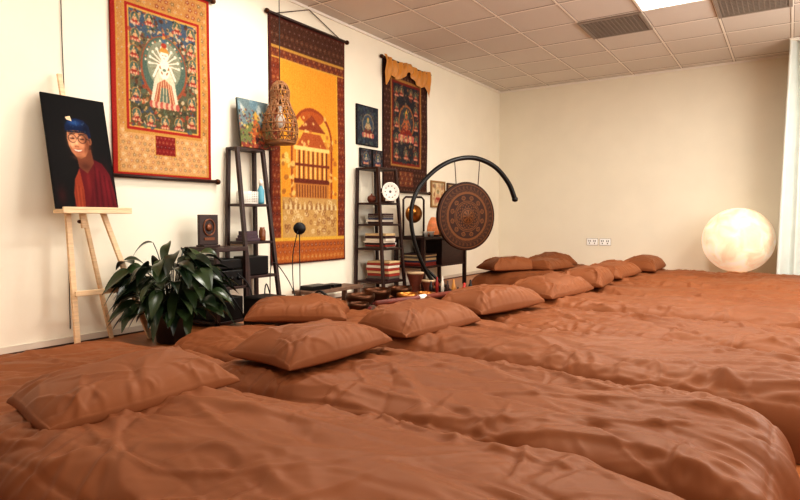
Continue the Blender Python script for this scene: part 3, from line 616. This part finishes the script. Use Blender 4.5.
# ---------------------------------------------------------------- ladder shelf 2 + contents
ladder_shelf((-3.6,5.05,0),(4.90,5.22),(4.86,5.26),-3.50,-3.40,1.33,(.16,.5,.75,.97))
ax=Vector((.85,-.5,.12)).normalized();pc=Vector((-3.44,5.03,1.08))
G=group('decorative_plate',(-3.44,5.03,.98))
lathe(G,'plate',[(0,.0),(.06,.0),(.085,.01),(.098,.018),(.096,.022),(.082,.014),(.058,.006),(0,.006)],pc,mat('porcelain',(216,208,196),.4),36,axis=tuple(ax))
M_ink=mat('ink',(90,80,76),.5)
lathe(G,'dots',[(0,.007),(.014,.008),(.014,.0075)],pc,M_ink,20,axis=tuple(ax))
u_=ax.cross(Vector((0,0,1))).normalized();v_=ax.cross(u_)
lst=[]
for k in range(10):
    c=pc+ax*.012+(u_*math.cos(k*.628)+v_*math.sin(k*.628))*.06;lst.append(([c,c+ax*.004],.006))
tubes(G,'plate_marks',lst,M_ink,8)
boxes(G,'plate_stand',[((-3.50,4.98,.97),(-3.42,5.08,.985))],M_dark)
cols=[(150,50,36),(206,176,130),(50,56,80),(216,204,186),(150,96,46),(60,34,34),(96,86,76)]
def books(loc,x0,x1,y0,y1,z,n,seed):
    G=group('book_stack',loc);r_=random.Random(seed);zz=z
    for k in range(n):
        t=r_.uniform(.015,.03);c=cols[r_.randrange(len(cols))];o=r_.uniform(-.012,.012)
        box(G,'book_%d'%k,(x0+o,y0+o,zz),(x1+o,y1-o,zz+t-.002),mat('book_%d'%sum(c),c,.6),.002);zz+=t
books((-3.55,5.02,.5),-3.68,-3.42,4.92,5.10,.501,7,1);books((-3.55,5.05,.75),-3.66,-3.46,4.94,5.12,.751,5,12)
books((-3.55,5.05,.16),-3.68,-3.40,4.94,5.15,.161,8,5)
lathe(group('ceramic_bowl',(-3.5,5.18,.5)),'bowl',[(.0,.0),(.02,.0),(.035,.04),(.038,.05),(.033,.047),(.016,.012),(0,.012)],(-3.50,5.175,.501),M_white)
lathe(group('incense_jar',(-3.62,5.14,.97)),'jar',[(.0,.0),(.03,.0),(.04,.03),(.035,.08),(.02,.09),(.02,.1),(0,.11)],(-3.62,5.14,.971),M_obrass)
lathe(group('clay_teapot',(-3.6,5.0,.97)),'teapot',[(.0,.0),(.03,.0),(.045,.03),(.042,.06),(.02,.075),(.006,.08),(.01,.09),(0,.095)],(-3.63,4.97,.971),mat('clay',(110,56,36),.6))
# ---------------------------------------------------------------- side table with items
G=group('side_table',(-3.56,6.1,0))
boxes(G,'table_top',[((-3.76,5.55,.57),(-3.34,6.6,.60))],M_dark,.004)
boxes(G,'legs',[((a-.02,c-.02,0),(a+.02,c+.02,.57)) for a in (-3.73,-3.37) for c in (5.58,6.57)]+[((-3.74,5.58,.25),(-3.36,6.57,.27))],M_dark,.003)
boxes(G,'drawer_box',[((-3.74,6.0,.27),(-3.37,6.55,.56))],M_dark,.004)
books((-3.56,5.75,.27),-3.7,-3.4,5.62,5.92,.271,7,4)
G=group('salt_lamp',(-3.46,5.95,.6))
lathe(G,'salt_rock',[(0,.02),(.06,.02),(.075,.06),(.07,.12),(.05,.18),(.025,.22),(0,.225)],(-3.46,5.95,.6),mat('salt',(216,130,80),.5,noise=.3,nscale=20,emit=.25),14,smooth=False)
lathe(G,'lamp_base',[(.07,0),(.07,.02),(0,.02)],(-3.46,5.95,.6),M_dark)
G=group('small_gong',(-3.6,5.68,.6))
lathe(G,'disc',[(0,.01),(.03,.012),(.04,.004),(.10,.0),(.105,-.02),(.10,-.022),(.09,-.006),(0,-.002)],(-3.55,5.68,.86),M_brass,36,axis=(.85,-.5,0))
V0=Vector((-3.56,5.68,.6));tt=Vector((.5,.85,0)).normalized()
tube(G,'stand',[V0-tt*.13,V0-tt*.13+Vector((0,0,.42)),V0-tt*.1+Vector((0,0,.45)),V0+tt*.1+Vector((0,0,.45)),V0+tt*.13+Vector((0,0,.42)),V0+tt*.13],.012,M_dark,8)
boxes(G,'stand_base',[((-3.68,5.56,.6),(-3.46,5.8,.612))],M_dark,.002)
for (x,y) in ((-3.42,5.72),(-3.40,5.81)):
    lathe(group('tea_cup',(x,y,.6)),'cup',[(0,0),(.02,0),(.032,.05),(.035,.06),(.03,.058),(.018,.008),(0,.008)],(x,y,.6),M_white,20)
G=group('buddha_statue',(-3.55,6.22,.6))
lathe(G,'body',[(0,0),(.07,0),(.075,.03),(.045,.06),(.05,.12),(.03,.16),(.015,.17),(.028,.19),(.03,.215),(.018,.24),(.008,.255),(0,.26)],(-3.55,6.22,.6),M_brass,24)
lathe(group('vase',(-3.58,6.45,.6)),'vase_body',[(0,0),(.04,0),(.06,.08),(.045,.16),(.02,.2),(.03,.24),(.024,.24),(0,.2)],(-3.58,6.45,.6),mat('celadon',(150,160,140),.3),24)
# ---------------------------------------------------------------- big gong
nrm=Vector((.88,-.475,0)).normalized();tg=Vector((.475,.88,0)).normalized();gc=Vector((-2.87,5.65,.83))
G=group('gong_with_stand',(-2.87,5.65,0))
def gp(t,z,n=0): return Vector((gc.x,gc.y,0))+tg*t+nrm*n+Vector((0,0,z))
nr,nth=46,180;V=[];F=[];col=[]
def gcol(r,th):
    base=np.array((44,22,12.));hi=np.array((118,72,36.));v=0
    q=r/.36
    for rr_ in (.18,.22,.40,.44,.66,.70,.93):
        if abs(q-rr_)<.012: v=.8
    if q<.16: v=.8 if (math.cos(8*th)>0)^(q<.08) else .25
    elif .24<q<.38: v=.65 if math.sin(16*th)*math.sin(q*60)>.15 else .1
    elif .46<q<.64:
        s=(th/(2*math.pi)*12)%1-.5;d=math.hypot(s*2*math.pi*q*.36/12,(q-.55)*.36);v=.8 if (.012<d<.026 or d<.006) else .12
    elif .72<q<.91: v=.5 if math.sin(40*th+math.sin(q*70)*2)*math.cos(q*90)>.1 else .12
    elif q>.95: v=.1
    return base*(1-v)+hi*v
for i in range(nr):
    r_=.36*i/(nr-1);q=r_/.36
    n_=.022*math.exp(-(q/.16)**2)+.012*(1-q*q)
    for k in range(nth):
        th=2*math.pi*k/nth;V.append(tuple(gp(r_*math.cos(th),gc.z+r_*math.sin(th),n_)));col.append(gcol(r_,th))
for (r_,n_) in ((.365,-.005),(.36,-.045),(.345,-.045),(.34,-.01),(.001,.002)):
    for k in range(nth):
        th=2*math.pi*k/nth;V.append(tuple(gp(r_*math.cos(th),gc.z+r_*math.sin(th),n_)));col.append((44,22,13))
for i in range(nr+4):
    for k in range(nth):
        l=(k+1)%nth;F.append((i*nth+k,i*nth+l,(i+1)*nth+l,(i+1)*nth+k))
mg=attr_mat('gong_bronze',.5,metal=.1,bump=.3,spec=.2)
o=part(G,'gong_disc',V,F,mg,True);at=o.data.attributes.new('paint','FLOAT_COLOR','POINT');cc=np.ones((len(V),4),np.float32);cc[:,:3]=lin(np.array(col));at.data.foreach_set('color',cc.ravel())
arc=[(-.20,.03),(-.39,.12),(-.55,.34),(-.66,.63),(-.68,.9),(-.59,1.12),(-.39,1.31),(-.16,1.42),(.10,1.45),(.36,1.37),(.55,1.2),(.64,1.03)]
P=smoothpts([gp(t,z) for t,z in arc],6);n_=len(P)
tube(G,'crescent_arm',P,[.018+.010*i/(n_-1) for i in range(n_)],M_steel,12)
lathe(G,'arm_tip',[(0,-.03),(.03,-.02),(.034,0),(.03,.02),(0,.03)],gp(.645,1.02),M_steel,16)
tubes(G,'base_legs',[([gp(-.3,.03,-.32),gp(-.3,.05),gp(-.3,.03,.32)],.02),([gp(.3,.03,-.25),gp(.3,.04),gp(.3,.03,.25)],.018),([gp(-.3,.04),gp(.3,.04)],.02),([gp(-.2,.04),gp(-.5,.28)],.015)],M_steel,10)
tubes(G,'hanging_cords',[([gp(-.16,1.40),gp(-.14,gc.z+.33)],.005),([gp(.16,1.42),gp(.14,gc.z+.33)],.005)],mat('cord_dark',(60,34,26),.8),6)
# ---------------------------------------------------------------- rug and instruments
box(None,'meditation_rug',(-3.35,3.75,0),(-2.30,5.12,.012),mat('rug_taupe',(100,76,60),.95,noise=.25,nscale=40,bump=.5,bscale=200),.004)
def bowl(x,y,z,r,m):
    G=group('singing_bowl',(x,y,z))
    lathe(G,'bowl',[(0,0),(r*.5,0),(r*.85,r*.25),(r,r*.6),(r*.98,r*.85),(r*.93,r*.85),(r*.94,r*.6),(r*.8,r*.28),(r*.45,.008),(0,.008)],(x,y,z),m)
    lathe(G,'cushion',[(0,-.02),(r*.7,-.02),(r*.8,-.01),(r*.7,0),(0,0)],(x,y,z),mat('cushion_red',(110,34,32),.8))
for (x,y,r_,m) in ((-2.95,3.85,.09,M_obrass),(-3.12,4.1,.13,M_obrass),(-3.2,4.45,.14,M_obrass),(-2.92,4.55,.10,M_brass),(-3.18,4.82,.12,M_obrass),(-2.65,4.72,.09,M_obrass),(-2.9,4.83,.08,M_brass)): bowl(x,y,.033,r_,m)
G=group('rain_stick',(-2.5,4.1,0))
lathe(G,'band',[(.024,-.04),(.024,.04)],(-2.49,4.10,.16),M_white,14,axis=(.2,1.0,.0))
tube(G,'stick',[(-2.59,3.6,.16),(-2.39,4.6,.16)],.022,mat('bamboo_red',(110,48,34),.5,noise=.3,nscale=12),12)
boxes(G,'stick_support',[((-2.60,3.76,.012),(-2.52,3.82,.14)),((-2.44,4.4,.012),(-2.36,4.46,.14))],M_dark,.003)
G=group('mallet_set',(-2.8,4.2,.03))
tubes(G,'sticks',[([(-2.78,3.95,.022),(-2.74,4.25,.022)],.009),([(-2.80,4.1,.022),(-2.70,4.42,.022)],.008)],mat('stick_cream',(214,190,160),.5),8)
tubes(G,'mallet_heads',[([(-2.74,4.25,.03),(-2.73,4.29,.03)],.018),([(-2.70,4.42,.03),(-2.68,4.46,.03)],.018)],mat('felt',(170,50,40),.9),10)
G=group('percussion_tray',(-2.6,5.03,.012))
box(G,'tray',(-2.98,4.98,.012),(-2.42,5.1,.03),M_dark,.004)
rr=random.Random(9);pal=[(20,16,16),(150,40,34),(230,220,204),(60,34,26),(190,130,60),(30,26,28),(200,60,50)]
for k in range(9):
    x=-2.94+k*.06;hh=rr.uniform(.10,.22);r_=rr.uniform(.016,.024);c=pal[k%7]
    lathe(G,'shaker_%d'%k,[(0,0),(r_,0),(r_,hh*.7),(r_*.5,hh*.82),(r_*.5,hh*.95),(r_*.3,hh),(0,hh)],(x,5.03+rr.uniform(-.02,.02),.03),mat('shaker_%d'%sum(c),c,.4),16)
# hand drums standing by the shelf
M_skin=mat('drum_skin',(196,168,132),.7);M_drum=mat('drum_wood',(96,44,26),.5,noise=.2)
for (x,y,r_,hh) in ((-3.3,5.30,.09,.24),(-3.12,5.27,.07,.17)):
    G=group('hand_drum',(x,y,0))
    lathe(G,'shell',[(r_*.7,0),(r_*.72,.02),(r_*.6,hh*.4),(r_,hh-.03),(r_,hh-.008)],(x,y,0),M_drum);lathe(G,'skin',[(r_*1.02,-.02),(r_*1.02,0),(0,.002)],(x,y,hh),M_skin)
G=group('low_bench',(-3.58,4.15,0));boxes(G,'bench',[((-3.7,3.85,.13),(-3.46,4.6,.16)),((-3.68,3.88,0),(-3.64,3.92,.13)),((-3.52,3.88,0),(-3.48,3.92,.13)),((-3.68,4.53,0),(-3.64,4.57,.13)),((-3.52,4.53,0),(-3.48,4.57,.13))],mat('bench_wood',(112,84,66),.6,noise=.2),.004)
boxes(group('black_device',(-3.58,4.05,.16)),'device',[((-3.66,3.92,.161),(-3.50,4.16,.20)),((-3.64,4.22,.161),(-3.52,4.34,.19))],M_black,.006)
G=group('equipment_bag',(-3.03,3.45,0))
lathe(G,'bag',[(0,0),(.13,.0),(.16,.05),(.14,.13),(.1,.17),(0,.18)],(-3.0,3.48,0),mat('bag_black',(20,17,17),.7,bump=.6,bscale=20),20)
tube(G,'strap',[(-3.12,3.44,.12),(-3.03,3.46,.24),(-2.89,3.51,.12)],.01,M_rubber,6,sm=6)
# ---------------------------------------------------------------- outlets, moon lamp, curtain
for x in (-2.35,-2.17):
    G=group('wall_outlet',(x,YB-.01,.478))
    box(G,'plate',(x-.075,YB-.014,.433),(x+.075,YB,.523),mat('outlet_white',(255,255,252),.4),.004)
    boxes(G,'plate_edge',[((x-.08,YB-.004,.428),(x+.08,YB-.001,.528))],mat('plate_edge',(150,140,128),.6))
    for q in (-.035,.035):
        boxes(G,'sockets',[((x+q-.016,YB-.0155,.480),(x+q-.006,YB-.0138,.504)),((x+q+.006,YB-.0155,.480),(x+q+.016,YB-.0138,.504)),((x+q-.006,YB-.0155,.450),(x+q+.006,YB-.0138,.468))],M_black)
mm=bpy.data.materials.new('moon_glow');mm.use_nodes=True;nt=mm.node_tree;b=nt.nodes['Principled BSDF']
tc=nt.nodes.new('ShaderNodeTexCoord');n=nt.nodes.new('ShaderNodeTexNoise');n.inputs['Scale'].default_value=5.5;n.inputs['Detail'].default_value=9;n.inputs['Distortion'].default_value=.8
r=nt.nodes.new('ShaderNodeValToRGB');r.color_ramp.elements[0].position=.36;r.color_ramp.elements[1].position=.66
r.color_ramp.elements[0].color=L4((228,198,164));r.color_ramp.elements[1].color=L4((250,232,206))
nt.links.new(tc.outputs['Object'],n.inputs['Vector']);nt.links.new(n.outputs['Fac'],r.inputs['Fac']);nt.links.new(r.outputs['Color'],b.inputs['Base Color']);nt.links.new(r.outputs['Color'],b.inputs['Emission Color'])
b.inputs['Emission Strength'].default_value=.45;b.inputs['Roughness'].default_value=.6
G=group('moon_lamp',(-.51,8.1,0))
R=.385;lathe(G,'globe',[(R*math.sin(a),-R*math.cos(a)) for a in np.linspace(0.001,math.pi-.001,40)],(-.51,8.1,.55),mm,64)
lathe(G,'lamp_stand',[(.2,0),(.2,.03),(.12,.1),(.1,.19)],(-.51,8.1,0),M_pine)
mcu=mat('sheer_curtain',(222,228,222),.8,noise=.05,nscale=5)
G=group('curtain',(.6,7.8,0));nyc,nzc=300,24;V=[];F=[]
for i in range(nyc):
    x=-.045+1.3*i/(nyc-1)
    for k in range(nzc):
        s=k/(nzc-1);z=.02+(H-.05)*s;e=math.exp(-(i/nyc)*9)
        V.append((x-.06*(1-s)*e+.008*math.sin(x*50),7.80+.045*math.sin(x*52+.6*math.sin(x*3))+.01*math.sin(x*17+s*2),z))
for i in range(nyc-1):
    for k in range(nzc-1): F.append((i*nzc+k,(i+1)*nzc+k,(i+1)*nzc+k+1,i*nzc+k+1))
part(G,'curtain_cloth',V,F,mcu,True);box(G,'curtain_track',(-.05,7.77,H-.035),(1.28,7.83,H-.007),M_white)
# ---------------------------------------------------------------- lights / world
def area(name,loc,rot,sx,sy,e,c):
    l=bpy.data.lights.new(name,'AREA');l.shape='RECTANGLE';l.size=sx;l.size_y=sy;l.energy=e;l.color=c
    o=bpy.data.objects.new(name,l);link(o);o.location=loc;o.rotation_euler=rot;return o
area('daylight_window',(XR+.25,.8,1.6),(0,math.radians(90),0),1.5,2.8,34,(1,.96,.9))
area('daylight_window',(XR+.25,4.9,1.6),(0,math.radians(90),0),1.5,3.4,90,(1,.96,.9))
w=bpy.data.worlds.new('world');SC.world=w;w.use_nodes=True
w.node_tree.nodes['Background'].inputs['Color'].default_value=(.85,.9,1,1);w.node_tree.nodes['Background'].inputs['Strength'].default_value=1
cam=bpy.data.cameras.new('camera');co=bpy.data.objects.new('camera',cam);link(co)
cam.sensor_width=36;cam.lens=590/800*36;cam.clip_start=.05
co.location=(0,0,.79);co.rotation_euler=(math.radians(90-2.91),0,math.radians(33.4));SC.camera=co
